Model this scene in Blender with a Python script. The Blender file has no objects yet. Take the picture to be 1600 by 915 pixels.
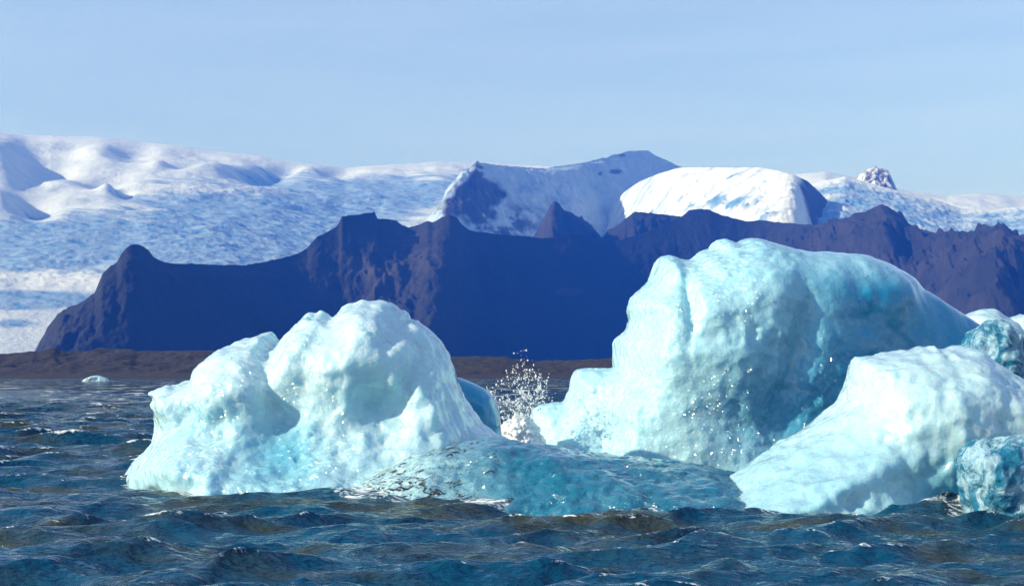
import bpy, math
import numpy as np

# ------------------------------------------------------------------ camera, sky, sun, exposure
scene = bpy.context.scene
COL = scene.collection
F = 2198.0            # focal length in photo pixels (1600 wide)
CAMH = 2.2            # eye height over the lake
HZ = 588.0            # horizon row

cam_d = bpy.data.cameras.new("camera")
cam = bpy.data.objects.new("camera", cam_d); COL.objects.link(cam)
cam.location = (0, 0, CAMH); cam.rotation_euler = (math.radians(90), 0, 0)
cam_d.sensor_width = 36.0; cam_d.lens = 36.0 * F / 1600.0
cam_d.shift_y = (HZ - 457.5) / 1600.0
cam_d.clip_start = 0.1; cam_d.clip_end = 80000
scene.camera = cam

SUN_EL = math.radians(26.0)
SUN_AZ = math.radians(-107.0)      # from +Y (view direction) towards +X; negative = left
sun_dir = np.array([math.sin(SUN_AZ) * math.cos(SUN_EL), math.cos(SUN_AZ) * math.cos(SUN_EL), math.sin(SUN_EL)])

world = bpy.data.worlds.new("World"); scene.world = world; world.use_nodes = True
wn = world.node_tree.nodes; wl = world.node_tree.links; wn.clear()
w_out = wn.new("ShaderNodeOutputWorld"); w_bg = wn.new("ShaderNodeBackground")
sky = wn.new("ShaderNodeTexSky"); sky.sky_type = 'NISHITA'; sky.sun_disc = False
sky.sun_elevation = SUN_EL; sky.sun_rotation = SUN_AZ
sky.air_density = 1.0; sky.dust_density = 0.5; sky.ozone_density = 2.4; sky.altitude = 0
w_bg.inputs[1].default_value = 0.15
# thin cirrus veils, the same all round the sky
tc = wn.new("ShaderNodeTexCoord"); mp = wn.new("ShaderNodeMapping")
mp.inputs['Scale'].default_value = (1.6, 1.6, 16.0); mp.inputs['Location'].default_value = (3.1, 0.4, 0.2)
nz = wn.new("ShaderNodeTexNoise"); nz.inputs['Scale'].default_value = 2.2; nz.inputs['Detail'].default_value = 6
nz.inputs['Roughness'].default_value = 0.55
cr = wn.new("ShaderNodeMapRange"); cr.inputs[1].default_value = 0.30; cr.inputs[2].default_value = 0.85
cr.inputs[3].default_value = 0.0; cr.inputs[4].default_value = 1.0
mxs = wn.new("ShaderNodeMixRGB"); mxs.inputs[2].default_value = (5.6, 6.2, 6.9, 1)
wl.new(tc.outputs['Generated'], mp.inputs[0]); wl.new(mp.outputs[0], nz.inputs['Vector'])
sx = wn.new("ShaderNodeSeparateXYZ"); wl.new(tc.outputs['Generated'], sx.inputs[0])
def wmath(op, a, b):
    nd = wn.new("ShaderNodeMath"); nd.operation = op; nd.use_clamp = (op == 'MULTIPLY')
    for k, v in ((0, a), (1, b)):
        if isinstance(v, (int, float)): nd.inputs[k].default_value = v
        else: wl.new(v, nd.inputs[k])
    return nd.outputs[0]
slant = wmath('DIVIDE', 0.080, wmath('ADD', wmath('MAXIMUM', sx.outputs[2], 0.0), 0.075))
wl.new(nz.outputs['Fac'], cr.inputs[0])
wl.new(wmath('MULTIPLY', slant, wmath('ADD', wmath('MULTIPLY', cr.outputs[0], 0.55), 0.52)), mxs.inputs[0])
wl.new(sky.outputs[0], mxs.inputs[1]); wl.new(mxs.outputs[0], w_bg.inputs[0]); wl.new(w_bg.outputs[0], w_out.inputs[0])

sun_d = bpy.data.lights.new("sun", 'SUN'); sun_d.energy = 5.0; sun_d.angle = math.radians(0.53); sun_d.color = (1.0, 0.955, 0.88)
sun = bpy.data.objects.new("sun", sun_d); COL.objects.link(sun)
import mathutils
sun.rotation_euler = mathutils.Vector(tuple(sun_dir)).to_track_quat('Z', 'Y').to_euler()
sun.location = (-30, 10, 40)

vs = scene.view_settings
vs.view_transform = 'Standard'; vs.look = 'None'; vs.exposure = 0.5; vs.gamma = 1.0; vs.use_curve_mapping = False
cy = scene.cycles
cy.max_bounces = 7; cy.transmission_bounces = 5; cy.glossy_bounces = 2; cy.diffuse_bounces = 2; cy.volume_bounces = 0
cy.caustics_reflective = False; cy.caustics_refractive = False
cy.use_denoising = True; cy.use_adaptive_sampling = True; cy.adaptive_threshold = 0.02

# ------------------------------------------------------------------ noise
_rng = np.random.default_rng(7)
_P = _rng.permutation(256).astype(np.int32); _P = np.concatenate([_P, _P])
_G = _rng.normal(size=(256, 3)).astype(np.float32); _G /= np.linalg.norm(_G, axis=1)[:, None]
_C = _rng.random((256, 3)).astype(np.float32)

def perlin(x, y, z):
    x = np.asarray(x, np.float32); y = np.asarray(y, np.float32); z = np.asarray(z, np.float32)
    x, y, z = np.broadcast_arrays(x, y, z)
    xi = np.floor(x); yi = np.floor(y); zi = np.floor(z)
    fx = x - xi; fy = y - yi; fz = z - zi
    xi = xi.astype(np.int32) & 255; yi = yi.astype(np.int32) & 255; zi = zi.astype(np.int32) & 255
    u = fx*fx*fx*(fx*(fx*6-15)+10); v = fy*fy*fy*(fy*(fy*6-15)+10); w = fz*fz*fz*(fz*(fz*6-15)+10)
    res = 0
    for dx in (0, 1):
        wx = u if dx else 1-u
        for dy in (0, 1):
            wxy = wx*(v if dy else 1-v)
            for dz in (0, 1):
                h = _P[_P[_P[(xi+dx) & 255]+((yi+dy) & 255)]+((zi+dz) & 255)]
                g = _G[h]
                res = res + wxy*(w if dz else 1-w)*(g[..., 0]*(fx-dx)+g[..., 1]*(fy-dy)+g[..., 2]*(fz-dz))
    return res*1.5

def fbm(x, y, z, octaves=4, gain=0.5, ridged=False):
    a = 1.0; f = 1.0; r = 0.0; s = 0.0
    for o in range(octaves):
        n = perlin(np.asarray(x)*f+o*17.3, np.asarray(y)*f-o*9.1, np.asarray(z)*f+o*5.7)
        if ridged: n = 1-2*np.abs(n)
        r = r+a*n; s += a; a *= gain; f *= 2.03
    return r/s

def worley(x, y, z):
    """distance to the nearest jittered cell centre"""
    x = np.asarray(x, np.float32); y = np.asarray(y, np.float32); z = np.asarray(z, np.float32)
    xi = np.floor(x).astype(np.int32); yi = np.floor(y).astype(np.int32); zi = np.floor(z).astype(np.int32)
    best = np.full(x.shape, 9.0, np.float32)
    for dx in (-1, 0, 1):
        for dy in (-1, 0, 1):
            for dz in (-1, 0, 1):
                h = _P[_P[_P[(xi+dx) & 255]+((yi+dy) & 255)]+((zi+dz) & 255)]
                c = _C[h]
                d = (xi+dx+c[..., 0]-x)**2+(yi+dy+c[..., 1]-y)**2+(zi+dz+c[..., 2]-z)**2
                best = np.minimum(best, d)
    return np.sqrt(best)

def facets(x, y, z):
    """piecewise planar break faces: each cell a plane with its own tilt"""
    x = np.asarray(x, np.float32); y = np.asarray(y, np.float32); z = np.asarray(z, np.float32)
    xi = np.floor(x).astype(np.int32); yi = np.floor(y).astype(np.int32); zi = np.floor(z).astype(np.int32)
    best = np.full(x.shape, 9.0, np.float32); val = np.zeros(x.shape, np.float32)
    for dx in (-1, 0, 1):
        for dy in (-1, 0, 1):
            for dz in (-1, 0, 1):
                h = _P[_P[_P[(xi+dx) & 255]+((yi+dy) & 255)]+((zi+dz) & 255)]
                c = _C[h]; g = _G[(h*7+13) & 255]
                ax = xi+dx+c[..., 0]-x; ay = yi+dy+c[..., 1]-y; az = zi+dz+c[..., 2]-z
                d = ax*ax+ay*ay+az*az
                m = d < best
                best = np.where(m, d, best); val = np.where(m, g[..., 0]*ax+g[..., 1]*ay+g[..., 2]*az, val)
    return val

def sm(a, b, x):
    t = np.clip((np.asarray(x, np.float32)-a)/(b-a), 0, 1)
    return t*t*(3-2*t)

def blob(x, y, cx, cy, rx, ry, rot=0.0):
    c, s = math.cos(math.radians(rot)), math.sin(math.radians(rot))
    u = ((x-cx)*c+(y-cy)*s)/rx; v = (-(x-cx)*s+(y-cy)*c)/ry
    return np.exp(-(u*u+v*v))

def interp(pts, x):
    p = np.array(pts, float)
    return np.interp(x, p[:, 0], p[:, 1])

# ------------------------------------------------------------------ mesh helpers
def mesh_obj(name, verts, quads, mat, parent=None, attrs=None, smooth=True):
    me = bpy.data.meshes.new(name)
    verts = np.asarray(verts, np.float32); quads = np.asarray(quads, np.int32)
    k = quads.shape[1]
    me.vertices.add(len(verts)); me.vertices.foreach_set("co", verts.ravel())
    me.loops.add(quads.size); me.loops.foreach_set("vertex_index", quads.ravel())
    me.polygons.add(len(quads))
    me.polygons.foreach_set("loop_start", np.arange(0, quads.size, k, dtype=np.int32))
    me.polygons.foreach_set("loop_total", np.full(len(quads), k, np.int32))
    me.polygons.foreach_set("use_smooth", np.full(len(quads), smooth, bool))
    me.update(calc_edges=True)
    for n, a in (attrs or {}).items():
        at = me.attributes.new(n, 'FLOAT', 'POINT'); at.data.foreach_set("value", np.asarray(a, np.float32).ravel())
    me.materials.append(mat)
    o = bpy.data.objects.new(name, me); COL.objects.link(o)
    if parent: o.parent = parent
    return o

def tag(o, label=None, cat=None, group=None, kind=None):
    for k, v in (('label', label), ('category', cat), ('group', group), ('kind', kind)):
        if v: o[k] = v
    return o

def grid_quads(nr, nc):
    i = np.arange(nr*nc).reshape(nr, nc)
    return np.stack([i[:-1, :-1], i[:-1, 1:], i[1:, 1:], i[1:, :-1]], -1).reshape(-1, 4)

# ------------------------------------------------------------------ materials
class NT:
    def __init__(self, name):
        self.m = bpy.data.materials.new(name); self.m.use_nodes = True
        self.t = self.m.node_tree; self.t.nodes.clear()
        self.out = self.n("ShaderNodeOutputMaterial")
    def n(self, typ, **kw):
        nd = self.t.nodes.new(typ)
        for k, v in kw.items(): setattr(nd, k, v)
        return nd
    def l(self, a, b): self.t.links.new(a, b)
    def attr(self, name): return self.n("ShaderNodeAttribute", attribute_name=name).outputs['Fac']
    def val(self, sock, v):
        if isinstance(v, bpy.types.NodeSocket): self.l(v, sock)
        else: sock.default_value = v
    def math(self, op, a, b=0.0, c=None, clamp=False):
        nd = self.n("ShaderNodeMath", operation=op, use_clamp=clamp)
        self.val(nd.inputs[0], a); self.val(nd.inputs[1], b)
        if c is not None: self.val(nd.inputs[2], c)
        return nd.outputs[0]
    def mix(self, f, a, b):
        nd = self.n("ShaderNodeMixRGB"); self.val(nd.inputs[0], f)
        for s, v in ((nd.inputs[1], a), (nd.inputs[2], b)):
            self.val(s, v if isinstance(v, bpy.types.NodeSocket) else tuple(v)+(1,))
        return nd.outputs[0]
    def rng(self, x, a, b, c=0.0, d=1.0):
        nd = self.n("ShaderNodeMapRange"); nd.interpolation_type = 'SMOOTHSTEP'
        self.val(nd.inputs[0], x)
        for i, v in enumerate((a, b, c, d)): nd.inputs[i+1].default_value = v
        return nd.outputs[0]
    def coord(self, scale=(1, 1, 1), rot=(0, 0, 0)):
        tc = self.n("ShaderNodeTexCoord"); mp = self.n("ShaderNodeMapping")
        mp.inputs['Scale'].default_value = scale; mp.inputs['Rotation'].default_value = rot
        self.l(tc.outputs['Object'], mp.inputs[0]); return mp.outputs[0]
    def noise(self, scale, detail=4, rough=0.5, vec=None, typ='FBM', dist=0.0):
        nd = self.n("ShaderNodeTexNoise"); nd.noise_type = typ
        nd.inputs['Scale'].default_value = scale; nd.inputs['Detail'].default_value = detail
        nd.inputs['Roughness'].default_value = rough; nd.inputs['Distortion'].default_value = dist
        self.l(vec if vec else self.coord(), nd.inputs['Vector']); return nd.outputs['Fac']
    def voronoi(self, scale, vec=None, feat='F1', smooth=None):
        nd = self.n("ShaderNodeTexVoronoi"); nd.feature = feat; nd.inputs['Scale'].default_value = scale
        self.l(vec if vec else self.coord(), nd.inputs['Vector']); return nd.outputs['Distance']
    def bump(self, h, strength, dist, prev=None):
        nd = self.n("ShaderNodeBump"); nd.inputs['Strength'].default_value = strength; nd.inputs['Distance'].default_value = dist
        self.val(nd.inputs['Height'], h)
        if prev: self.l(prev, nd.inputs['Normal'])
        return nd.outputs['Normal']
    def principled(self, **kw):
        p = self.n("ShaderNodeBsdfPrincipled")
        for k, v in kw.items():
            s = p.inputs[k.replace('_', ' ')]
            if isinstance(v, tuple) and len(v) == 3 and s.type == 'RGBA': v = v+(1,)
            self.val(s, v)
        return p
    def done(self, sh):
        self.l(sh.outputs[0], self.out.inputs['Surface']); return self.m

def mat_snow():
    t = NT("snow_and_ice")
    rock, ice = t.attr("rock"), t.attr("bare_and_light")
    n1 = t.noise(0.004, 6, 0.6); n2 = t.noise(0.02, 5, 0.65)
    snow = t.mix(t.rng(n1, 0.35, 0.7), (0.62, 0.65, 0.70), (0.76, 0.76, 0.77))
    ice_shade_c = t.mix(t.rng(n2, 0.3, 0.7), (0.05, 0.17, 0.36), (0.20, 0.38, 0.60))  # blue of exposed ice, which also paints shade onto the snow
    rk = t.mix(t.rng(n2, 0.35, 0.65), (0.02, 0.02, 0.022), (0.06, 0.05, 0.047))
    c = t.mix(ice, snow, ice_shade_c); c = t.mix(rock, c, rk)
    b = t.bump(n2, 0.5, 25.0)
    return t.done(t.principled(Base_Color=c, Roughness=0.75, Normal=b))

def mat_rock():
    t = NT("dark_basalt")
    n1 = t.noise(0.006, 8, 0.6); n2 = t.noise(0.03, 6, 0.7)
    brown_lit = t.attr("bare_and_light")
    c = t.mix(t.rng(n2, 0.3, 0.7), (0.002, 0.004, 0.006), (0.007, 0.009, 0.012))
    c2 = t.mix(t.rng(n1, 0.35, 0.65), (0.012, 0.010, 0.010), (0.048, 0.037, 0.034))  # brown rock, also the painted sunlit tone of the wall
    c = t.mix(brown_lit, c, c2)
    return t.done(t.principled(Base_Color=c, Roughness=0.9, Normal=t.bump(n2, 0.7, 14.0)))

def mat_shore():
    t = NT("moraine_gravel")
    v = t.coord((1, 0.35, 2.5))
    n1 = t.noise(0.03, 8, 0.65, v); n2 = t.noise(0.3, 5, 0.7)
    c = t.mix(t.rng(n1, 0.38, 0.62), (0.003, 0.002, 0.002), (0.020, 0.012, 0.009))
    c = t.mix(t.rng(n2, 0.4, 0.75), c, (0.021, 0.015, 0.011))
    return t.done(t.principled(Base_Color=c, Roughness=0.95, Normal=t.bump(n2, 0.8, 1.5)))

def mat_ice(name, white=(0.55, 0.735, 0.775), blue=(0.02, 0.36, 0.54), rough=0.2, sss=0.55, bump=0.85, cup=4.0, trans=0.0, rad=(0.08, 0.32, 0.46), mottle=0.9, stretch=0.55):
    t = NT(name)
    clear, dirt = t.attr("clear"), t.attr("dirt")  # clear: blue ice, plus shade painted on the dome and back slab
    v = t.coord(); vz = t.coord((1, 1, stretch), (0.0, 0.25, 0.0))
    n1 = t.noise(1.3, 9, 0.68, vz, dist=0.5); n2 = t.noise(7.0, 5, 0.62, v); n3 = t.noise(22.0, 4, 0.6, v)
    rid = t.noise(2.2, 6, 0.6, vz, 'RIDGED_MULTIFRACTAL', 0.3)
    cups = t.voronoi(cup, v, 'SMOOTH_F1')
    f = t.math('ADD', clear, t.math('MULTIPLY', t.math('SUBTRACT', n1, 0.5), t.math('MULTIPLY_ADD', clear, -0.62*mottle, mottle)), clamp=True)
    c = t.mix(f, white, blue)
    # grit frozen into the ice along its layers
    gr = t.noise(4.5, 8, 0.72, t.coord((1, 1, 2.3), (0, 0.55, 0)), dist=1.0)
    dm = t.rng(t.math('ADD', gr, t.math('MULTIPLY', dirt, 0.2)), 0.69, 0.77)
    dm = t.math('MULTIPLY', dm, t.rng(dirt, 0.02, 0.3))
    c = t.mix(dm, c, (0.012, 0.014, 0.016))
    nb = t.bump(cups, bump*0.5, 0.10)
    nb = t.bump(rid, bump*0.45, 0.05, nb)
    nb = t.bump(n2, bump*0.8, 0.05, nb)
    nb = t.bump(n3, bump*0.5, 0.012, nb)
    # patches of small melt cups that catch the sun
    wv = t.n("ShaderNodeVectorMath", operation='MULTIPLY_ADD')
    nn = t.n("ShaderNodeTexNoise"); nn.inputs['Scale'].default_value = 2.2; nn.inputs['Detail'].default_value = 3; t.l(v, nn.inputs['Vector'])
    t.l(nn.outputs['Color'], wv.inputs[0]); wv.inputs[1].default_value = (0.55, 0.55, 0.55); t.l(v, wv.inputs[2])
    cell = t.voronoi(6.0, wv.outputs[0])
    cell = t.math('MULTIPLY', cell, cell)
    patch = t.rng(t.math('ADD', t.noise(0.75, 4, 0.6, v), t.math('MULTIPLY', t.attr('wet'), 0.22)), 0.44, 0.56)
    nf = t.bump(t.math('MULTIPLY', cell, patch), 1.0, 0.20)
    r = t.rng(n2, 0.3, 0.75, rough*0.7, rough*1.6)
    p = t.principled(Base_Color=c, Roughness=r, IOR=1.31, Normal=nb)
    t.l(t.math('MULTIPLY', t.math('SUBTRACT', 1.0, dm), sss), p.inputs['Subsurface Weight'])
    p.inputs['Subsurface Radius'].default_value = rad
    p.inputs['Subsurface Scale'].default_value = 1.0
    # film of meltwater
    p.inputs['Coat Weight'].default_value = 1.0; p.inputs['Coat IOR'].default_value = 1.5
    p.inputs['Coat Roughness'].default_value = 0.14
    t.l(nf, p.inputs['Coat Normal'])
    if trans:
        tw = t.math('MULTIPLY', t.math('MULTIPLY', f, trans), t.math('SUBTRACT', 1.0, dm))
        t.l(tw, p.inputs['Transmission Weight'])
    return t.done(p)

def mat_glassy():
    """clear meltwater-washed ice: refracting blue body with milky bubble veils frozen in"""
    t = NT("glassy_ice")
    v = t.coord()
    n1 = t.noise(2.6, 7, 0.68, v, dist=1.2); n2 = t.noise(12.0, 5, 0.65, v, dist=0.6); cups = t.voronoi(5.0, v)
    nb = t.bump(cups, 0.7, 0.08); nb = t.bump(n2, 0.9, 0.05, nb)
    veil = t.rng(n1, 0.42, 0.60)
    g = t.principled(Base_Color=(0.03, 0.30, 0.52), Roughness=0.08, IOR=1.31, Normal=nb)
    g.inputs['Transmission Weight'].default_value = 0.5
    w = t.principled(Base_Color=(0.50, 0.70, 0.80), Roughness=0.12, IOR=1.31, Normal=nb)
    mx = t.n("ShaderNodeMixShader"); t.l(t.math('MULTIPLY', veil, 0.6), mx.inputs[0]); t.l(g.outputs[0], mx.inputs[1]); t.l(w.outputs[0], mx.inputs[2])
    va = t.n("ShaderNodeVolumeAbsorption"); va.inputs[0].default_value = (0.10, 0.55, 0.75, 1); va.inputs[1].default_value = 0.9
    t.l(va.outputs[0], t.out.inputs['Volume'])
    return t.done(mx)

def mat_water():
    t = NT("silty_lake_water")
    foam = t.attr("foam")
    v = t.coord((0.8, 1.8, 1), (0, 0, 0.2))
    a = t.noise(3.0, 2, 0.5, v, dist=0.3); b = t.noise(9.0, 2, 0.5, v, dist=0.3)
    w = t.noise(0.5, 4, 0.6, t.coord((0.8, 2.2, 1), (0, 0, 0.2)), dist=0.3)
    nb = t.bump(t.math('MULTIPLY', w, t.attr('far')), 1.0, 3.0); nb = t.bump(a, 0.8, 0.11, nb); nb = t.bump(b, 0.9, 0.055, nb)
    n = t.noise(0.55, 5, 0.6, t.coord((0.5, 1.3, 1), (0, 0, 0.2)))
    silt = t.mix(t.rng(n, 0.28, 0.58), (0.048, 0.050, 0.028), (0.002, 0.056, 0.120))
    fn = t.noise(5.0, 6, 0.75, v, dist=0.5)
    fm = t.rng(t.math('ADD', foam, t.math('MULTIPLY', t.math('SUBTRACT', fn, 0.5), 1.5)), 0.54, 0.70)
    c = t.mix(fm, silt, (0.80, 0.84, 0.85))
    r = t.math('ADD', t.math('MULTIPLY', fm, 0.5), 0.06)
    p = t.principled(Base_Color=c, Roughness=r, IOR=1.27, Normal=nb)
    return t.done(p)

def mat_foam():
    t = NT("white_foam")
    n = t.noise(25, 4, 0.6)
    p = t.principled(Base_Color=t.mix(n, (0.80, 0.86, 0.88), (0.92, 0.93, 0.93)), Roughness=0.35)
    p.inputs['Subsurface Weight'].default_value = 0.4
    p.inputs['Subsurface Radius'].default_value = (0.05, 0.07, 0.08)
    return t.done(p)

M_SNOW, M_ROCK, M_SHORE, M_WATER, M_FOAM = mat_snow(), mat_rock(), mat_shore(), mat_water(), mat_foam()

# ------------------------------------------------------------------ lake
rng = np.random.default_rng(11)
WAVES = []
for i in range(170):
    lam = 0.16*(7.5/0.16)**((i+rng.random())/170.0)
    ang = math.radians(-68)+rng.normal()*0.6          # travel direction: towards the camera, a little to the right
    # slope spectrum peaking at 3..6 m
    amp = 0.0082*lam*math.exp(-(math.log(lam/1.1))**2/3.4)*(1.0 if lam < 3 else 0.8)
    WAVES.append((2*math.pi/lam, math.cos(ang), math.sin(ang), amp, rng.random()*6.283, lam))

def lake_waves(x, y, spacing):
    dx = np.zeros_like(x); dy = np.zeros_like(x); h = np.zeros_like(x); jac = np.zeros_like(x)
    gust = (1.0+0.5*perlin(x*0.06, y*0.03, 0.3))*(1+0.8*sm(34, 90, y))
    for k, cx, sx, amp, ph, lam in WAVES:
        w = np.clip((lam/spacing-2.5)/4.0, 0, 1)*amp*gust
        p = k*(cx*x+sx*y)+ph
        c = np.cos(p); s = np.sin(p)
        h += w*c; dx -= cx*w*s*0.95; dy -= sx*w*s*0.95; jac += w*k*c
    return dx, dy, h, jac

def make_lake(footprints):
    stp = lambda y: np.where(y < 13, 0.010, np.where(y < 30, 0.0028, np.where(y < 75, 0.0042, np.where(y < 220, 0.0065, 0.012))))
    ys = [4.0]
    while ys[-1] < 1900: ys.append(ys[-1]*(1+float(stp(ys[-1]))))
    ys = np.array(ys)
    tn = np.arange(-0.43, 0.4301, 0.0020)
    side = 0.43*1.12**np.arange(1, 20)
    tn = np.concatenate([-side[::-1], tn, side])
    Y, T = np.meshgrid(ys, tn, indexing='ij'); X = T*Y
    sp = Y*stp(Y)
    sp = np.maximum(sp, np.gradient(X, axis=1))
    dx, dy, h, jac = lake_waves(X, Y, sp)
    fm = sm(0.30, 0.70, jac+0.30*perlin(X*0.35, Y*0.2, 1.7))*(0.50+0.16*sm(22, 45, Y))
    far = sm(40, 120, Y)
    fm = np.maximum(fm, far*sm(0.16, 0.34, fbm(X*0.30, Y*0.10, 4.4, 3)+0.09*far)*0.68)
    # foam gathered where the ice meets the water
    gx0, gy0, gs = -12.0, 16.0, 0.1
    G = np.zeros((280, 260), np.float32)
    w = np.vstack(footprints)
    ix = ((w[:, 0]-gx0)/gs).astype(int); iy = ((w[:, 1]-gy0)/gs).astype(int)
    ok = (ix > 0) & (iy > 0) & (ix < 279) & (iy < 259); G[ix[ok], iy[ok]] = 1
    near = np.clip(blur(G, 10)*4.0, 0, 1)
    ix = ((X-gx0)/gs).astype(int); iy = ((Y-gy0)/gs).astype(int)
    ok = (ix > 0) & (iy > 0) & (ix < 279) & (iy < 259)
    nf = np.where(ok, near[np.clip(ix, 0, 279), np.clip(iy, 0, 259)], 0)
    fm = np.maximum(fm, nf*(0.54+0.45*fbm(X*0.7, Y*0.7, 2.0, 3)))
    fm = np.maximum(fm, 0.9*np.exp(-((X-0.3)/0.9)**2-((Y-31.5)/1.8)**2)*(0.75+0.5*perlin(X*1.1, Y*1.1, 2.0)))
    V = np.stack([X+dx, Y+dy, h], -1).reshape(-1, 3)
    Q = grid_quads(len(ys), len(tn))
    n = len(V)
    V = np.vstack([V, [[-18000, -4000, -1.5], [18000, -4000, -1.5], [18000, 18000, -1.5], [-18000, 18000, -1.5]]])
    Q = np.vstack([Q, [[n, n+1, n+2, n+3]]])
    o = mesh_obj("lake_water", V, Q, M_WATER, attrs={"foam": np.concatenate([fm.ravel(), np.zeros(4)]), "far": np.concatenate([sm(25, 110, Y).ravel(), np.ones(4)])})
    tag(o, "choppy silty blue grey lake water with small whitecaps", kind="structure")

# ------------------------------------------------------------------ mountains, glacier, shore
def gsm(a, s):
    n = int(3*s)+1; k = np.exp(-0.5*(np.arange(-n, n+1)/s)**2); k /= k.sum()
    return np.convolve(np.pad(a, n, mode='edge'), k, mode='valid')

def terrain(name, x0, x1, nc, sky_pts, dist_pts, width_pts, nt, back, zbase, mat, label,
            shape=None, jag=(0, 0), rel=None, attrs=None, ease=1.0, soft=12.0):
    """real terrain: a ridge at its own distance, a front slope of real width and a back slope"""
    xs = np.linspace(x0, x1, nc)
    row = interp(sky_pts, xs); yr = gsm(interp(dist_pts, xs), soft*nc/(x1-x0)); W = gsm(interp(width_pts, xs), soft*nc/(x1-x0))
    zr = CAMH+(HZ-row)/F*yr
    t = np.concatenate([np.linspace(0, 1, nt), 1+np.linspace(0, 1, back+1)[1:]**1.3])
    Tm, XS = np.meshgrid(t, xs, indexing='ij')
    YR = np.broadcast_to(yr, Tm.shape); WW = np.broadcast_to(W, Tm.shape); ZR = np.broadcast_to(zr, Tm.shape)
    Y = YR-(1-Tm)*WW
    P = np.where(Tm <= 1, np.clip(Tm, 0, 1)**ease, 1-np.clip(Tm-1, 0, 1)*0.55)
    if shape is not None: P = np.where(Tm <= 1, shape(np.clip(Tm, 0, 1), XS), P)
    Z = zbase+(ZR-zbase)*P
    X = (XS-800)/F*Y
    if rel is not None: Z = Z+rel(X, Y, Z, Tm, XS)
    if jag[0]: Z = Z+jag[0]*fbm(X/jag[1], Y/jag[1]*0.5, 3.3, 4, 0.6)*sm(0, 0.35, Tm)
    A = {"rock": np.zeros(Tm.shape), "bare_and_light": np.zeros(Tm.shape)}
    if attrs: A.update(attrs(X, Y, Z, Tm, XS, HZ-(Z-CAMH)/Y*F))
    o = mesh_obj(name, np.stack([X, Y, Z], -1).reshape(-1, 3), grid_quads(len(t), nc), mat, attrs=A)
    tag(o, label, kind="structure")
    return o

# --- the ice cap and the great outlet glacier on the left
CAP = [(-300, 206), (0, 209), (40, 211), (80, 209), (150, 213), (240, 222), (300, 231), (350, 237), (405, 243), (470, 254), (540, 261),
       (600, 258), (680, 253), (760, 254), (900, 262), (1080, 266), (1240, 272), (1290, 268), (1330, 276), (1420, 299), (1480, 305), (1530, 302), (1600, 306), (1900, 310)]
def cap_rel(X, Y, Z, T, XS):
    s = sm(0.02, 0.2, T)*sm(0.0, 0.10, np.abs(1-T)+0.012)
    big = 120*fbm(X/1500+3.1, Y/1700, 0.5, 3, 0.45)
    mid = 42*fbm(X/420, Y/600, 2.2, 3, 0.5)
    fall = sm(-0.15, 0.35, fbm(X/1400, Y/900, 7.7, 2)+0.35*blob(XS, T, 450, 0.5, 260, 0.3))
    u = X*0.8+Y*0.45; w = Y*0.8-X*0.35
    crev = fall*(40*fbm(u/430, w/95, 1.1, 4, 0.55, True)+6*fbm(X/40, Y/30, 4, 2))
    row = HZ-(Z-CAMH)/Y*F
    hol = 0
    for cx, cy, rx, ry, a in ((35, 262, 55, 26, 230), (185, 238, 34, 10, 110), (130, 280, 40, 9, 150), (25, 330, 35, 10, 150), (270, 266, 24, 5, 90), (370, 272, 50, 9, 150), (180, 302, 15, 7, 80), (500, 268, 30, 5, 70), (420, 262, 28, 4, 60)):
        u = (XS-cx)/rx; hol = hol-a*u*np.exp(-0.5*np.minimum(np.abs(u), 9)**2.4-0.5*((row-cy)/ry)**2)
    return s*(big*0.7+mid+crev*sm(0.98, 0.7, T)*sm(255, 300, row+40*np.exp(-((XS-620)/120)**2)))+hol
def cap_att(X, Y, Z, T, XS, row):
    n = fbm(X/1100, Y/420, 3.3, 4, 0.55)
    bands = 1.7*blob(XS, row, 50, 382, 200, 30)+1.6*blob(XS, row, 20, 468, 160, 13)+0.95*blob(XS, row, 420, 350, 210, 62)+0.7*blob(XS, row, 10, 505, 60, 8)+0.8*blob(XS, row, 640, 300, 110, 24)  # blue ice patches, with the glacier's shade bands painted in too
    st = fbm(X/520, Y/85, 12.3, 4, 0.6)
    bare_and_light = sm(0.16, 0.52, bands+0.45*n+0.5*st)*sm(225, 275, row)
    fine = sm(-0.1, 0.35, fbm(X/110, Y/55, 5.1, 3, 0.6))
    return {"bare_and_light": bare_and_light*(0.68+0.32*fine)}
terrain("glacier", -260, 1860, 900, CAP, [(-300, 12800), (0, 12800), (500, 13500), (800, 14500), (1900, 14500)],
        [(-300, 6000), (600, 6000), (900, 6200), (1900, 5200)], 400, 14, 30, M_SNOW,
        "crevassed glacier and snowy ice cap behind the dark mountains", rel=cap_rel, attrs=cap_att, ease=0.93)

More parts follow.
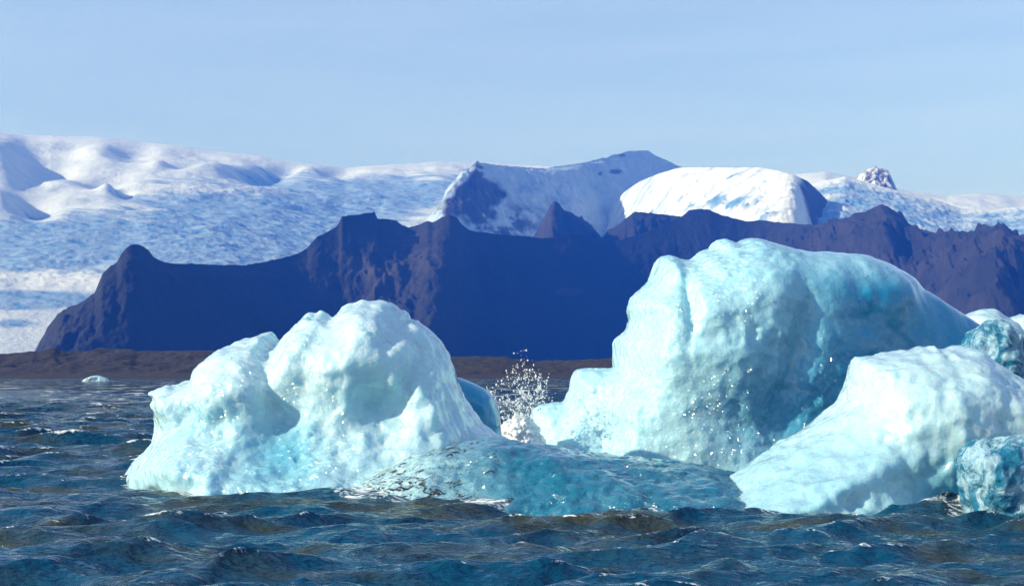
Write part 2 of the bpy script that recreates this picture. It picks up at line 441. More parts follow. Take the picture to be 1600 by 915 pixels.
# --- shaded snowy massif with the rock pyramid
MAS = [(640, 372), (665, 345), (690, 318), (697, 296), (715, 276), (722, 266), (732, 262), (740, 257), (745, 251), (750, 254), (770, 257), (790, 259), (850, 264),
       (885, 258), (920, 253), (955, 243), (985, 236), (1005, 234), (1014, 236), (1022, 242), (1060, 259), (1110, 280), (1160, 330)]
def mas_rel(X, Y, Z, T, XS):
    s = sm(0.0, 0.15, T)*sm(0.0, 0.12, np.abs(1-T)+0.01)
    return s*(95*fbm(X/420, Y/300, 1.5, 5, 0.55, True)+10*fbm(X/70, Y/60, 4, 3)+60*blob(XS, T, 775, 0.72, 26, 0.2)*0)
def mas_att(X, Y, Z, T, XS, row):
    n = fbm(X/150, Y/400, Z/70, 5, 0.62)
    pyr = np.minimum(sm(-12, 26, row-interp([(690, 318), (715, 285), (735, 262), (745, 252), (765, 270), (798, 297), (800, 305)], XS)),
                     sm(815, 785, XS)*sm(680, 698, XS))*sm(362, 330, row+np.maximum(0, XS-745)*0.75)
    r = sm(0.3, 0.7, pyr*0.85+0.9*n*sm(0.02, 0.3, pyr))
    r = np.maximum(r, 0.9*sm(0.45, 0.75, blob(XS, row, 962, 268, 14, 5)+0.25*n)+0.9*sm(0.45, 0.75, blob(XS, row, 938, 271, 5, 5)+0.25*n)+0.7*sm(0.4, 0.7, blob(XS, row, 972, 243, 8, 3)+0.25*n))
    r = np.maximum(r, 0.95*sm(-0.10, 0.15, n+0.12*np.sin(XS*0.11))*sm(300, 335, row)*sm(900, 800, XS))
    return {"rock": np.clip(r, 0, 1), "bare_and_light": 0.50+0.30*sm(0.0, 0.4, fbm(X/260, Y/300, Z/60, 5, 0.62))*sm(265, 300, row)}  # blue ice tone over all the snow paints its shade, plus icy streaks
terrain("snowy_massif", 640, 1160, 330, MAS, [(640, 9300), (690, 9300), (745, 9700), (900, 11200), (1000, 12500), (1060, 12900), (1160, 13000)],
        [(640, 900), (745, 1100), (880, 1900), (1000, 1700), (1160, 1300)], 170, 10, 200, M_SNOW,
        "shaded snowy massif with a dark rock pyramid", rel=mas_rel, attrs=mas_att, jag=(16, 90), ease=0.95)

# --- sunlit snow dome right of it
DOME = [(930, 352), (955, 325), (975, 300), (1000, 283), (1030, 271), (1060, 262), (1100, 261), (1140, 262), (1185, 261), (1215, 266), (1240, 273), (1262, 283), (1275, 295), (1292, 312), (1310, 330), (1325, 343), (1350, 362)]
def dome_rel(X, Y, Z, T, XS):
    s = sm(0.0, 0.1, T)*sm(0.0, 0.15, np.abs(1-T)+0.004)
    return s*(130*fbm(X/420, Y/200, 6.5, 5, 0.58)+7*fbm(X/60, Y/60, 4, 3))
def dome_att(X, Y, Z, T, XS, row):
    n = fbm(X/160, Y/110, 8.3, 4, 0.6)
    r = sm(0.2, 0.5, sm(1238, 1262, XS-(row-283)*0.25)*(0.55+0.8*n)+0.12*sm(1240, 1250, XS))
    return {"rock": np.clip(r, 0, 1), "bare_and_light": np.clip(0.9*sm(0.3, 0.65, 0.35*blob(XS, row, 1150, 318, 70, 18, 8)+1.5*n)+0.55*sm(-0.05, 0.4, fbm(X/420, Y/60, 2.2, 4, 0.6)), 0, 1)*sm(1240, 1210, XS)}
terrain("snow_dome", 930, 1350, 280, DOME, [(930, 11300), (1000, 10900), (1060, 10500), (1240, 9500), (1262, 9550), (1350, 10200)],
        [(960, 900), (1060, 1500), (1240, 1300), (1262, 900), (1350, 700)], 150, 10, 330, M_SNOW,
        "sunlit white snow dome with a rocky right flank", rel=dome_rel, attrs=dome_att, jag=(4, 60), ease=0.8)

# --- icefall on the right and the snowy nunatak above it
FALL = [(1180, 330), (1250, 292), (1270, 287), (1320, 276), (1335, 280), (1400, 297), (1460, 311), (1500, 325), (1550, 327), (1600, 323), (1800, 330)]
def fall_rel(X, Y, Z, T, XS):
    s = sm(0.0, 0.1, T)*sm(0.0, 0.1, np.abs(1-T)+0.02)
    return s*(60*fbm(X/700, Y/500, 4.5, 3)+24*fbm(X/120, Y/70, 1.1, 3, 0.6, True)+8*fbm(X/35, Y/30, 4, 2))
terrain("icefall", 1180, 1800, 330, FALL, [(1180, 10300), (1800, 10000)], [(1180, 2300), (1800, 2300)], 200, 10, 250, M_SNOW,
        "blue crevassed icefall spilling down right of the snow dome", rel=fall_rel,
        attrs=lambda X, Y, Z, T, XS, row: {"bare_and_light": np.clip(0.80*sm(-0.5, 0.3, fbm(X/250, Y/130, 2.1, 4, 0.6))+0.15, 0, 1)*sm(0.99, 0.9, T)}, ease=0.9)
NUN = [(1318, 300), (1336, 281), (1343, 273), (1352, 266), (1362, 263), (1367, 259), (1374, 264), (1380, 263), (1388, 267), (1394, 280), (1400, 294), (1406, 306)]
terrain("nunatak", 1318, 1406, 90, NUN, [(1318, 10900), (1406, 10700)], [(1318, 450), (1406, 450)], 60, 10, 1150, M_SNOW,
        "jagged rocky peak dusted with snow poking through the ice cap",
        rel=lambda X, Y, Z, T, XS: sm(0, 0.1, T)*sm(0.0, 0.2, np.abs(1-T)+0.03)*(60*fbm(X/110, Y/150, 2.5, 4, 0.6, True)),
        attrs=lambda X, Y, Z, T, XS, row: {"rock": sm(-0.25, 0.12, fbm(X/60, Y/45, 7.1, 4, 0.65)+0.3*(0.6-T))})

# --- lower rock ridges in front of the massif
PYR = [(800, 400), (830, 376), (845, 350), (852, 336), (860, 322), (867, 315), (873, 318), (881, 329), (895, 334), (908, 341), (918, 347), (926, 358), (940, 372), (960, 356),
       (975, 343), (990, 333), (1000, 331), (1020, 334), (1045, 337), (1070, 340), (1105, 348), (1150, 370)]
def pyr_rel(X, Y, Z, T, XS):
    s = sm(0.0, 0.2, T)*sm(0.0, 0.2, np.abs(1-T)+0.02)
    return s*(110*fbm(X/230, Y/300, 3.1, 5, 0.58, True)+18*fbm(X/40, Y/40, 1, 3))
terrain("rock_ridge", 800, 1150, 220, PYR, [(800, 8700), (868, 8500), (930, 8950), (990, 8700), (1150, 9000)], [(800, 500), (868, 620), (1150, 600)], 90, 8, 250, M_ROCK,
        "brown rocky cone and ridge in front of the shaded snow", rel=pyr_rel, jag=(16, 60),
        attrs=lambda X, Y, Z, T, XS, row: {"bare_and_light": sm(-0.3, 0.4, fbm(X/220, Y/220, 6, 4, 0.6))*0.45+0.1})

# --- the long dark mountain wall
DARK = [(-40, 588), (50, 584), (58, 564), (66, 546), (80, 520), (98, 492), (112, 481), (130, 470), (148, 457), (160, 428), (172, 416), (182, 410), (190, 396), (198, 386), (206, 381), (214, 380),
        (222, 383), (232, 391), (240, 402), (255, 409), (265, 411), (300, 412), (340, 414), (370, 415), (405, 411), (430, 405), (455, 400), (480, 389), (486, 380), (495, 370), (510, 362), (523, 356), (529, 350),
        (534, 338), (545, 336), (556, 336), (570, 333), (586, 331), (589, 341), (605, 342), (620, 345), (630, 352), (638, 355), (652, 352), (662, 347), (668, 344), (676, 347), (690, 340),
        (702, 336), (714, 340), (722, 350), (733, 359), (760, 364), (800, 367), (835, 371), (860, 371), (880, 368), (905, 366), (930, 372), (960, 378), (1000, 366), (1040, 350), (1060, 341), (1078, 329), (1090, 326),
        (1110, 328), (1125, 336), (1150, 342), (1170, 346), (1186, 343), (1210, 347), (1240, 349), (1270, 352), (1300, 346), (1318, 341), (1328, 339), (1335, 333), (1352, 331), (1366, 324), (1377, 319),
        (1388, 323), (1396, 329), (1410, 338), (1418, 348), (1428, 354), (1440, 359), (1460, 363), (1490, 361), (1510, 364), (1530, 360), (1556, 356), (1575, 359), (1590, 366), (1610, 378), (1660, 392), (1800, 420)]
DARKD = [(-40, 4800), (66, 4700), (140, 4800), (215, 5050), (480, 6250), (640, 6900), (700, 6950), (1080, 8200), (1200, 8250), (1330, 7650), (1378, 7450), (1420, 7500), (1556, 6500), (1640, 6700), (1800, 7200)]
def dark_shape(t, XS):
    # a bench below the summit near the lit spur, steep elsewhere
    k = 0.9*np.exp(-((XS-610)/60.0)**2)
    return t**(1.0+0.25*k)
def dark_rel(X, Y, Z, T, XS):
    s = sm(0.0, 0.2, T)*sm(0.0, 0.25, np.abs(1-T)+0.012)
    rough = 0.30+0.7*np.exp(-((XS-610)/80.0)**2)*sm(0.85, 0.5, T)+1.15*sm(1150, 1280, XS)+0.4*sm(170, 60, XS)
    g = fbm(X/260+0.25*T, Y/520, 3.1, 5, 0.55, True)
    return s*(85*g*rough+40*fbm(X/90, Y/240, 5.1, 4, 0.55, True)*rough+10*fbm(X/45, Y/45, 1, 3))
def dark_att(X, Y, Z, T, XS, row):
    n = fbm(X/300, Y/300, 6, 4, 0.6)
    b = 0.9*blob(XS, row, 600, 415, 105, 50, -25)+0.55*sm(1120, 1300, XS)+0.2*sm(170, 80, XS)*sm(470, 520, row)+0.9*sm(0.4, 0.7, blob(XS, row, 890, 456, 26, 9)+0.4*n)-0.5*sm(1150, 1300, XS)*sm(-0.1, 0.3, fbm(X/140, Y/420, 14.0, 4, 0.6))  # sunlight on the spurs painted in as lighter brown rock
    return {"bare_and_light": np.clip(b+0.35*n*sm(0.05, 0.3, b), 0, 1)}
terrain("mountain_ridge", 50, 1800, 860, DARK, DARKD, [(-40, 300), (66, 330), (215, 520), (300, 560), (480, 640), (540, 680), (670, 1750), (690, 1650), (740, 760), (900, 640), (1080, 800), (1200, 950), (1378, 1100), (1556, 1000), (1800, 900)],
        190, 12, 0, M_ROCK, "long dark mountain wall with brown sunlit spurs", shape=dark_shape, rel=dark_rel, attrs=dark_att, jag=(10, 55))

# --- moraine shore
SHO = [(-300, 556), (0, 553), (30, 551), (60, 549), (75, 545), (84, 543), (92, 547), (120, 549), (150, 546), (190, 545), (205, 546), (215, 549), (260, 549), (335, 547), (360, 549), (430, 549), (560, 553),
       (700, 557), (745, 557), (785, 558), (800, 561), (830, 564), (880, 563), (930, 562), (965, 560), (1060, 561), (1200, 565), (1500, 560), (1900, 558)]
def sho_rel(X, Y, Z, T, XS):
    s = sm(0.05, 0.25, T)*sm(0.0, 0.2, np.abs(1-T)+0.06)
    return s*(11*fbm(X/70, Y/120, 3.1, 5, 0.6)+5*fbm(X/22, Y/40, 9.1, 4, 0.6))
terrain("shore", -260, 1860, 700, SHO, [(-300, 1800), (1900, 1800)], [(-300, 420), (1900, 420)], 70, 8, -1.0, M_SHORE,
        "low brown moraine shore across the lake", rel=sho_rel, shape=lambda t, XS: t**0.85)

# ------------------------------------------------------------------ ice
def poly_dist(px, pz, poly):
    """signed distance (positive inside) to a closed polygon"""
    best = np.full(px.shape, 1e9); inside = np.zeros(px.shape, bool)
    n = len(poly)
    for i in range(n):
        ax, az = poly[i]; bx, bz = poly[(i+1) % n]
        ex, ez = bx-ax, bz-az
        t = np.clip(((px-ax)*ex+(pz-az)*ez)/max(ex*ex+ez*ez, 1e-12), 0, 1)
        best = np.minimum(best, (px-ax-t*ex)**2+(pz-az-t*ez)**2)
        if abs(ez) > 1e-9:
            inside ^= ((az > pz) != (bz > pz)) & (px < ex*(pz-az)/ez+ax)
    return np.sqrt(best)*np.where(inside, 1, -1)

def blur(a, n):
    for _ in range(n):
        p = np.pad(a, 1, mode='edge')
        a = (p[:-2, 1:-1]+p[2:, 1:-1]+p[1:-1, :-2]+p[1:-1, 2:]+2*p[1:-1, 1:-1])/6
    return a

def surface_nets(f, org, h):
    s = f > 0
    nx, ny, nz = f.shape
    cs = np.zeros((nx-1, ny-1, nz-1), np.int8)
    off = [(i, j, k) for i in (0, 1) for j in (0, 1) for k in (0, 1)]
    sl = lambda a, o: a[o[0]:o[0]+nx-1, o[1]:o[1]+ny-1, o[2]:o[2]+nz-1]
    for o in off: cs += sl(s, o)
    act = (cs > 0) & (cs < 8)
    I = np.argwhere(act)
    idx = np.full(act.shape, -1, np.int64); idx[act] = np.arange(len(I))
    acc = np.zeros((len(I), 3)); cnt = np.zeros(len(I))
    for a in off:
        for ax in range(3):
            if a[ax]: continue
            b = list(a); b[ax] = 1
            fa = f[I[:, 0]+a[0], I[:, 1]+a[1], I[:, 2]+a[2]]; fb = f[I[:, 0]+b[0], I[:, 1]+b[1], I[:, 2]+b[2]]
            m = (fa > 0) != (fb > 0)
            t = np.where(m, fa/np.where(fa == fb, 1, fa-fb), 0)
            p = np.array(a, float)[None, :].repeat(len(I), 0); p[:, ax] += t
            acc[m] += p[m]; cnt[m] += 1
    V = (I+acc/np.maximum(cnt, 1)[:, None])*h+np.array(org)
    quads = []
    for ax in range(3):
        u, v = (ax+1) % 3, (ax+2) % 3
        a = [slice(None)]*3; b = [slice(None)]*3
        a[ax] = slice(0, -1); b[ax] = slice(1, None)
        sa = s[tuple(a)]; sb = s[tuple(b)]
        E = np.argwhere(sa != sb)
        ok = (E[:, u] > 0) & (E[:, v] > 0) & (E[:, u] < f.shape[u]-1) & (E[:, v] < f.shape[v]-1)
        E = E[ok]; flip = ~sa[E[:, 0], E[:, 1], E[:, 2]]
        def c(du, dv):
            q = E.copy(); q[:, u] += du; q[:, v] += dv
            return idx[q[:, 0], q[:, 1], q[:, 2]]
        q = np.stack([c(-1, -1), c(0, -1), c(0, 0), c(-1, 0)], 1)
        q[flip] = q[flip][:, ::-1]
        quads.append(q)
    return V, np.vstack(quads)

def vnormals(V, Q):
    n = np.cross(V[Q[:, 2]]-V[Q[:, 0]], V[Q[:, 3]]-V[Q[:, 1]])
    N = np.zeros_like(V)
    for k in range(4):
        for c in range(3): N[:, c] += np.bincount(Q[:, k], n[:, c], len(V))
    return N/np.maximum(np.linalg.norm(N, axis=1), 1e-12)[:, None]

WATERLINE = []
def ice_body(name, D, outline, mat, parent=None, R=1.0, front=1.8, back=1.6, h=0.06, relief=None, skirt=None,
             rough=(0.16, 0.9), fine=None, clear=None, dirt=None, wet=None, lean=0.0):
    """a solid block of ice standing at distance D: outline in the block's own frontal plane, given depth front and back"""
    W = lambda p: ((p[0]-800)/F*D, CAMH+(HZ-p[1])/F*D)
    poly = [W(p) for p in outline]
    px = np.array([p[0] for p in poly]); pz = np.array([p[1] for p in poly])
    mfront = front+1.6+(skirt[1] if skirt else 0)
    xs = np.arange(px.min()-4*h, px.max()+5*h, h); zs = np.arange(max(pz.min(), -1.0)-4*h, pz.max()+5*h, h)
    ysv = np.arange(-mfront, back+1.0, h)
    XX, ZZ = np.meshgrid(xs, zs, indexing='ij')
    d2 = poly_dist(XX, ZZ, poly)
    d2s = blur(d2, int(max(1, 0.12/h*2)))
    d2 = np.where(d2 > 0.15, d2s, d2)
    PX = XX/D*F+800; PY = HZ-(ZZ-CAMH)/D*F
    Tf = np.full(XX.shape, front)
    if relief is not None: Tf = Tf+relief(PX, PY)
    if skirt: Tf = Tf+skirt[1]*np.exp(-np.maximum(ZZ+0.2, 0)/skirt[0])*(skirt[2](PX, PY) if len(skirt) > 2 else 1)
    Tf = np.maximum(Tf, 0.25)
    q = np.maximum(1-d2/R, 0.0)
    f = np.empty((len(xs), len(ysv), len(zs)), np.float32)
    for j, y in enumerate(ysv):
        yy = y-lean*(ZZ)
        r = np.abs(yy)/np.where(yy < 0, Tf, back)
        f[:, j, :] = (1-np.sqrt(q*q+r*r))*R
    m = np.abs(f) < max(0.75, rough[0]*3)
    ii = np.argwhere(m)
    x = xs[ii[:, 0]]; y = ysv[ii[:, 1]]; z = zs[ii[:, 2]]
    s = rough[1]
    f[m] += rough[0]*(fbm(x/s+D, y/s, z/s, 3, 0.5)*1.2+0.10*fbm(x/(s*0.25), y/(s*0.25)+D, z/(s*0.25), 2, 0.5))
    f[:, :, 0] = -1; f[0] = -1; f[-1] = -1; f[:, 0] = -1; f[:, -1] = -1
    V, Q = surface_nets(f, (xs[0], ysv[0], zs[0]), h)
    N = vnormals(V, Q)
    if fine is not None: V = V+N*fine(V)[:, None]
    PX = V[:, 0]/D*F+800; PY = HZ-(V[:, 2]-CAMH)/D*F
    A = {"clear": clear(PX, PY, V) if clear else np.zeros(len(V)), "dirt": dirt(PX, PY, V) if dirt else np.zeros(len(V)), "wet": wet(PX, PY, V) if wet else np.zeros(len(V))}
    cx = float(px.mean())
    wl_ = np.abs(V[:, 2]) < 0.12
    WATERLINE.append(V[wl_][:, :2]+np.array([0, D]))
    V = V-np.array([cx, 0, 0])
    o = mesh_obj(name, V, Q, mat, parent, A)
    o.location = (cx, D, 0)
    if parent:
        o.location = (cx-parent.location.x, D-parent.location.y, 0)
    return o

def root(name, x, y, label, cat, group=None):
    e = bpy.data.objects.new(name, None); COL.objects.link(e); e.location = (x, y, 0); e.empty_display_size = 0.5
    tag(e, label, cat, group); return e

def broken(a, s, b=0.0):
    # melt cups plus patches of flat broken faces
    p = pitted(a, s)
    def f(V):
        m = sm(-0.12, 0.12, fbm(V[:, 0]/1.1+5, V[:, 1]/1.1, V[:, 2]/0.9, 2))
        q = s*1.35
        k = 0.25+0.9*sm(-0.15, 0.3, fbm(V[:, 0]/1.7, V[:, 1]/1.7+9, V[:, 2]/1.5, 2))
        return k*p(V)*(1-0.6*m)+k*m*b*facets(V[:, 0]/q, V[:, 1]/q, V[:, 2]/(q*1.5))+0.35*b*facets(V[:, 0]/(q*0.4), V[:, 1]/(q*0.4), V[:, 2]/(q*0.5))
    return f

def pitted(a, s):
    return lambda V: a*(0.6*fbm(V[:, 0]/s, V[:, 1]/s, V[:, 2]/s, 3, 0.55)+-0.9*(0.45-worley(V[:, 0]/(s*0.9), V[:, 1]/(s*0.9), V[:, 2]/(s*0.7))))

M_ICE = mat_ice("bubbly_glacier_ice", mottle=0.7)
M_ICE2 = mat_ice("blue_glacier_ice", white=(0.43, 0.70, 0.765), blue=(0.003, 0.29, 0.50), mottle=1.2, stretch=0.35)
M_CLEAR = mat_ice("clear_wet_ice", white=(0.46, 0.68, 0.74), blue=(0.004, 0.24, 0.41), rough=0.16, sss=0.45, bump=1.3, cup=5, trans=0.45, mottle=1.5, stretch=1.8)
M_GLASS = mat_glassy()
M_WHITE = mat_ice("weathered_white_ice", white=(0.46, 0.65, 0.69), blue=(0.03, 0.34, 0.52), rough=0.26, bump=0.8, cup=3.2, mottle=0.6, stretch=1.0)

# --- left iceberg
B1 = [(196, 800), (197, 752), (200, 741), (212, 722), (233, 707), (246, 690), (249, 668), (248, 645), (244, 630), (250, 622), (243, 614), (252, 609), (262, 605), (270, 601), (280, 603), (295, 598),
      (307, 594), (310, 580), (321, 564), (338, 552), (352, 543), (362, 540), (372, 536), (382, 531), (393, 528), (404, 522), (412, 521), (421, 519), (427, 528), (434, 538), (444, 526), (455, 512),
      (470, 500), (482, 490), (490, 491), (496, 494), (502, 488), (512, 494), (521, 500), (530, 490), (537, 480), (546, 472), (556, 471), (570, 466), (583, 471), (602, 471), (615, 476), (625, 484), (637, 490),
      (641, 500), (655, 502), (668, 511), (678, 523), (686, 534), (692, 545), (700, 556), (707, 570), (715, 585), (722, 602), (728, 622), (735, 640), (748, 660), (770, 676), (800, 690), (830, 720), (830, 800)]
berg1 = root("iceberg", -3.6, 29.3, "pale two-lobed iceberg on the left with a low dark-flecked ledge", "iceberg")
def b1_rel(x, y):
    r = 0.6*blob(x, y, 570, 555, 85, 80)-0.22*blob(x, y, 605, 625, 45, 42)-0.30*blob(x, y, 470, 665, 45, 50, 20)
    r += 0.5*blob(x, y, 340, 600, 80, 45)-0.30*blob(x, y, 330, 655, 55, 30)+0.45*blob(x, y, 685, 610, 45, 70)
    r += -0.24*blob(x, y, 438, 590, 12, 70, -12)-0.22*blob(x, y, 650, 600, 11, 60, 8)+0.35*blob(x, y, 470, 560, 22, 40)
    r += 0.5*blob(x, y, 300, 720, 80, 25)
    return r
ice_body("ice_peak", 29.3, B1, M_ICE, berg1, R=1.15, front=1.7, back=1.8, h=0.055, relief=b1_rel,
         skirt=(0.75, 3.0, lambda x, y: sm(225, 400, x)), rough=(0.12, 0.8), fine=broken(0.018, 0.26, 0.045),
         wet=lambda x, y, V: np.clip(-0.3+1.3*blob(x, y, 345, 690, 70, 45)+1.4*blob(x, y, 500, 660, 50, 40)+1.1*blob(x, y, 470, 570, 40, 40)+0.8*sm(700, 740, y)*sm(330, 450, x), -1, 1),
         clear=lambda x, y, V: np.clip(0.02+0.5*blob(x, y, 600, 620, 60, 40)+0.45*blob(x, y, 340, 650, 80, 35)+0.55*blob(x, y, 470, 690, 60, 50)+0.3*sm(640, 740, y), 0, 1),
         dirt=lambda x, y, V: 0.45*blob(x, y, 645, 620, 25, 50)+0.75*sm(690, 735, y)*sm(380, 520, x)*(0.6+fbm(V[:, 0]/0.9, V[:, 1]/0.9, V[:, 2]/0.5, 2)))
LEDGE = [(470, 830), (520, 786), (570, 752), (620, 725), (670, 704), (720, 690), (760, 684), (800, 688), (850, 696), (900, 704), (960, 712), (1040, 721), (1100, 728), (1145, 738), (1175, 765), (1185, 830)]
ice_body("ledge", 26.4, LEDGE, M_CLEAR, berg1, R=0.75, front=1.0, back=2.4, h=0.05, skirt=(0.5, 1.4), rough=(0.09, 0.7), fine=broken(0.025, 0.28, 0.05),
         relief=lambda x, y: 1.5*sm(700, 1000, x),
         clear=lambda x, y, V: np.clip(-0.05+1.0*sm(560, 840, x), 0, 1), wet=lambda x, y, V: -0.55+1.5*blob(x, y, 690, 745, 80, 45)+0.7*blob(x, y, 980, 770, 60, 20),
         dirt=lambda x, y, V: np.clip(sm(420, 520, x)*sm(860, 720, x)*(0.9+1.1*fbm(V[:, 0]/0.9, V[:, 1]/0.9, V[:, 2]/0.5, 2)), 0, 1))
tag(bpy.data.objects["ledge"], "low wet ledge of clear blue ice with dark grit")
SLAB = [(690, 740), (700, 600), (716, 588), (735, 596), (757, 606), (771, 618), (778, 635), (782, 652), (786, 690), (790, 740)]
ice_body("back_slab", 31.2, SLAB, M_ICE2, berg1, R=0.35, front=0.6, back=1.0, h=0.05, rough=(0.03, 0.8), clear=lambda x, y, V: np.full(len(V), 0.95))  # even deep blue painted in for the berg's shaded side
tag(bpy.data.objects["back_slab"], "smooth slab at the back, its shade painted deep blue")

# --- right domed iceberg
B2 = [(812, 800), (822, 700), (826, 660), (831, 641), (846, 631), (866, 627), (880, 628), (887, 612), (889, 596), (894, 581), (904, 575), (925, 573), (950, 575), (959, 574), (960, 548), (963, 531), (977, 517), (982, 499), (978, 483), (984, 469), (1000, 453), (1012, 440), (1019, 420), (1024, 405), (1031, 400), (1040, 398), (1055, 402),
      (1065, 407), (1077, 408), (1090, 398), (1105, 394), (1113, 392), (1112, 386), (1120, 380), (1130, 376), (1139, 378), (1148, 381), (1157, 376), (1167, 373), (1185, 375), (1210, 380), (1240, 388), (1265, 392), (1290, 393), (1320, 398), (1345, 400),
      (1375, 408), (1392, 415), (1408, 424), (1425, 436), (1437, 452), (1452, 462), (1475, 474), (1500, 490), (1534, 513), (1556, 560), (1570, 640), (1580, 800)]
def b2_rel(x, y):
    r = 0.75*blob(x, y, 1105, 560, 130, 150)-0.9*sm(985, 930, x)-0.4*sm(900, 870, x)-1.1*sm(1240, 1520, x)*sm(380, 520, y)-0.2*blob(x, y, 1170, 640, 70, 60)
    r += 0.5*blob(x, y, 1010, 480, 30, 90)-0.4*blob(x, y, 1058, 470, 10, 45)-0.4*blob(x, y, 1210, 560, 20, 80, 15)
    return r
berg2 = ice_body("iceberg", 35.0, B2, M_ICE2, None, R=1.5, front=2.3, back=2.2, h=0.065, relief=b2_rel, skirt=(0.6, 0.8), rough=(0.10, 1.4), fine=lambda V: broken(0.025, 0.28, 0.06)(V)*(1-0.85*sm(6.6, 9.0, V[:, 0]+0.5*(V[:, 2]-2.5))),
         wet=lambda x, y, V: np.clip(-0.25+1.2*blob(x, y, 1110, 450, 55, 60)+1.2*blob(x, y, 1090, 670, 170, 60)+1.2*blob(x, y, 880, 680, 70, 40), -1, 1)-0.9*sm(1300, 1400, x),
         clear=lambda x, y, V: np.clip(-0.08+0.42*sm(1000, 1250, x)+0.85*sm(1150, 1400, x)*sm(395, 460, y-(x-1180)*0.12)+0.45*blob(x, y, 1180, 640, 90, 70), 0, 1))  # shade of the right side painted in as bluer ice
tag(berg2, "tall blue domed iceberg on the right with a stepped left shoulder", "iceberg")

# --- white sloping berg in front
B3 = [(1040, 840), (1075, 800), (1100, 772), (1140, 748), (1180, 716), (1220, 691), (1260, 668), (1290, 650), (1317, 624), (1324, 598), (1331, 568), (1336, 560), (1350, 556), (1370, 554), (1385, 550), (1405, 548), (1418, 549), (1430, 544), (1440, 545), (1446, 540),
      (1456, 546), (1466, 541), (1478, 544), (1490, 540), (1505, 540), (1522, 544), (1535, 554), (1550, 565), (1570, 581), (1600, 603), (1660, 640), (1720, 690), (1760, 760), (1780, 840)]
def b3_rel(x, y):
    return 0.5*blob(x, y, 1420, 640, 130, 60)-0.5*blob(x, y, 1440, 770, 80, 30)+0.45*blob(x, y, 1250, 745, 110, 25, -18)
berg3 = ice_body("iceberg", 25.4, B3, M_WHITE, None, wet=lambda x, y, V: -np.ones(len(V)), R=0.9, front=1.5, back=1.5, h=0.05, relief=b3_rel, skirt=(0.9, 1.7), rough=(0.10, 0.7), fine=broken(0.075, 0.25, 0.02),
         clear=lambda x, y, V: np.clip(0.03+0.85*sm(690, 790, y)*sm(1280, 1480, x)+0.3*sm(640, 720, y), 0, 1))
tag(berg3, "dimpled white iceberg sloping down left in front of the blue dome", "iceberg")

# --- clear chunks and far bergs at the right edge
C1 = [(1512, 850), (1518, 806), (1509, 775), (1502, 745), (1503, 718), (1512, 700), (1528, 689), (1550, 684), (1575, 681), (1600, 678), (1650, 683), (1690, 720), (1700, 850)]
o = ice_body("ice_chunk", 21.6, C1, M_GLASS, None, R=0.45, front=0.7, back=0.9, h=0.035, rough=(0.10, 0.4), fine=broken(0.04, 0.2, 0.09),
             clear=lambda x, y, V: np.clip(0.55+0.6*fbm(V[:, 0]/0.3, V[:, 1]/0.3, V[:, 2]/0.3, 3), 0, 1))
tag(o, "glassy ice chunk at the lower right corner before the white iceberg", "ice chunk", "clear ice chunks")
C2 = [(1495, 640), (1500, 575), (1507, 540), (1517, 521), (1530, 510), (1546, 503), (1562, 502), (1577, 511), (1590, 527), (1605, 555), (1625, 600), (1640, 660)]
o = ice_body("ice_chunk", 29.5, C2, M_GLASS, None, R=0.6, front=0.8, back=0.9, h=0.045, rough=(0.12, 0.45), fine=broken(0.05, 0.24, 0.10),
             clear=lambda x, y, V: np.clip(0.6+0.6*fbm(V[:, 0]/0.35, V[:, 1]/0.35, V[:, 2]/0.35, 3), 0, 1))
tag(o, "dark glassy ice chunk showing above the white iceberg's right slope", "ice chunk", "clear ice chunks")
F1 = [(1440, 700), (1470, 560), (1500, 495), (1514, 489), (1526, 485), (1548, 484), (1560, 492), (1575, 499), (1590, 512), (1610, 530), (1650, 600), (1670, 700)]
o = ice_body("iceberg", 62, F1, M_WHITE, None, R=1.6, front=2.5, back=2.5, h=0.12, rough=(0.2, 1.5))
tag(o, "white iceberg top peeking out behind the right end of the dome", "iceberg")
F2 = [(1550, 680), (1560, 530), (1578, 499), (1586, 494), (1600, 492), (1640, 498), (1690, 560), (1700, 680)]
o = ice_body("iceberg", 76, F2, M_WHITE, None, R=1.6, front=2.5, back=2.5, h=0.14, rough=(0.25, 1.2))
tag(o, "small white ice knob at the far right picture edge", "iceberg")
F3 = [(126, 600), (131, 593), (138, 589), (144, 587), (152, 586), (160, 588), (168, 591), (172, 600)]
o = ice_body("ice_floe", 640, F3, M_WHITE, None, R=0.9, front=3.0, back=3.0, h=0.25, rough=(0.25, 2.0))
tag(o, "tiny distant ice floe near the far shore on the left", "ice floe")

make_lake(WATERLINE)

# ------------------------------------------------------------------ breaking wave and spray between the bergs
def ico():
    p = (1+5**0.5)/2
    v = np.array([(-1, p, 0), (1, p, 0), (-1, -p, 0), (1, -p, 0), (0, -1, p), (0, 1, p), (0, -1, -p), (0, 1, -p), (p, 0, -1), (p, 0, 1), (-p, 0, -1), (-p, 0, 1)], float)
    v /= np.linalg.norm(v[0])
    f = np.array([(0, 11, 5), (0, 5, 1), (0, 1, 7), (0, 7, 10), (0, 10, 11), (1, 5, 9), (5, 11, 4), (11, 10, 2), (10, 7, 6), (7, 1, 8), (3, 9, 4), (3, 4, 2), (3, 2, 6), (3, 6, 8), (3, 8, 9), (4, 9, 5), (2, 4, 11), (6, 2, 10), (8, 6, 7), (9, 8, 1)])
    return v, f
IV, IF = ico()
def drops(name, pts, rad, label):
    V = (IV[None]*rad[:, None, None]*rng.uniform(0.6, 1.4, (len(pts), 1, 3))*np.array([1, 1, 1.5])+pts[:, None, :]).reshape(-1, 3)
    Fc = (IF[None]+12*np.arange(len(pts))[:, None, None]).reshape(-1, 3)
    return tag(mesh_obj(name, V, Fc, M_FOAM), label, kind="stuff")
DS = 33.0
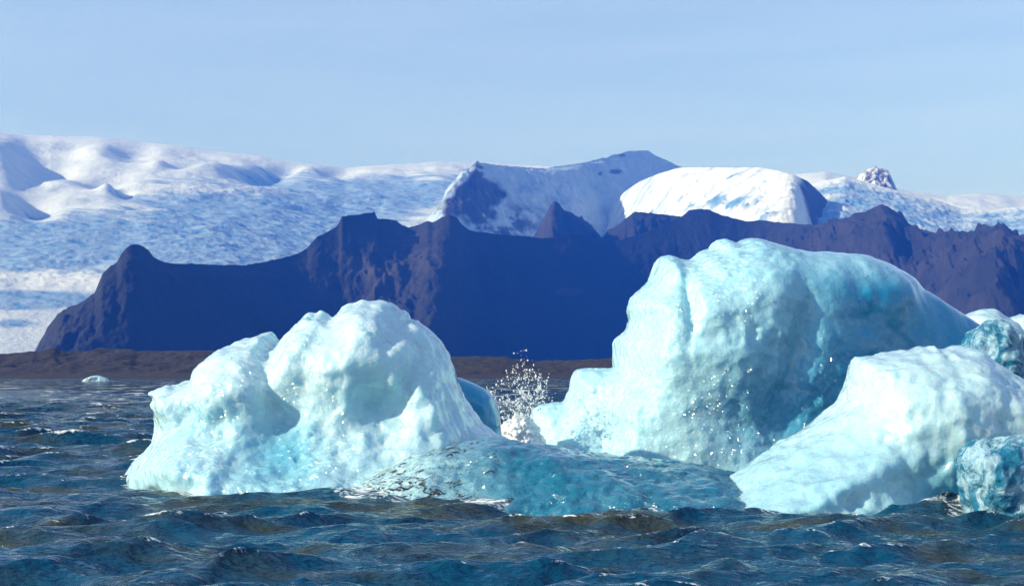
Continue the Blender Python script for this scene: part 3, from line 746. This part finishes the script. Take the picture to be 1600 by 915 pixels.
def P3(x, y, d): return np.stack([(x-800)/F*d, d, CAMH+(HZ-y)/F*d], -1)
pp, rad_ = [], []
for j in range(60):
    a_ = rng.normal()*0.19+0.03; v_ = rng.uniform(2.2, 6.4)*(1-0.9*abs(a_)); y_ = rng.normal()*0.25
    x0_ = (812-800)/F*DS+rng.normal()*0.16; m = int(rng.integers(18, 75)); T_ = v_/9.8*rng.uniform(0.7, 1.5)
    tt = T_*(1-rng.random(m)**2.2)+0.02
    q = np.stack([x0_+v_*math.sin(a_)*tt, DS+y_*tt*3, 0.75+v_*math.cos(a_)*tt-4.9*tt*tt], -1)+rng.normal(size=(m, 3))*0.035*(0.4+tt[:, None]*3)
    pp.append(q); rad_.append(0.003+0.019*rng.random(m)**3.5)
pts = np.vstack(pp); rad_ = np.concatenate(rad_)
ok = pts[:, 2] > 0.1; pts, rad_ = pts[ok], rad_[ok]
drops("spray", pts, rad_, "white water spray thrown up between the icebergs")
BW = [(772, 720), (778, 690), (783, 672), (790, 660), (799, 655), (806, 648), (814, 652), (822, 650), (832, 658), (842, 672), (852, 695), (858, 720)]
o = ice_body("breaking_wave", DS+0.2, BW, M_FOAM, None, R=0.35, front=0.5, back=0.5, h=0.025, rough=(0.10, 0.22), fine=lambda V: 0.10*fbm(V[:, 0]/0.13, V[:, 1]/0.13, V[:, 2]/0.13, 3, 0.6))
tag(o, "white foaming wave breaking between the two icebergs", kind="stuff")

# ------------------------------------------------------------------ haze
def make_haze():
    t = NT("haze_air")
    pv = t.n("ShaderNodeVolumePrincipled")
    pv.inputs['Color'].default_value = (0.014, 0.145, 1.0, 1)
    pv.inputs['Absorption Color'].default_value = (0.4, 0.4, 0.4, 1)
    pv.inputs['Density'].default_value = 7.2e-5
    pv.inputs['Anisotropy'].default_value = 0.0
    t.l(pv.outputs[0], t.out.inputs['Volume'])
    x0, x1, y0, y1, z0, z1 = -20000, 20000, -5000, 21000, -8, 2560
    V = [(x0, y0, z0), (x1, y0, z0), (x1, y1, z0), (x0, y1, z0), (x0, y0, z1), (x1, y0, z1), (x1, y1, z1), (x0, y1, z1)]
    Q = [(0, 3, 2, 1), (4, 5, 6, 7), (0, 1, 5, 4), (1, 2, 6, 5), (2, 3, 7, 6), (3, 0, 4, 7)]
    tag(mesh_obj("haze", V, Q, t.m, smooth=False), "thin blue air over the lake and mountains", kind="stuff")
make_haze()
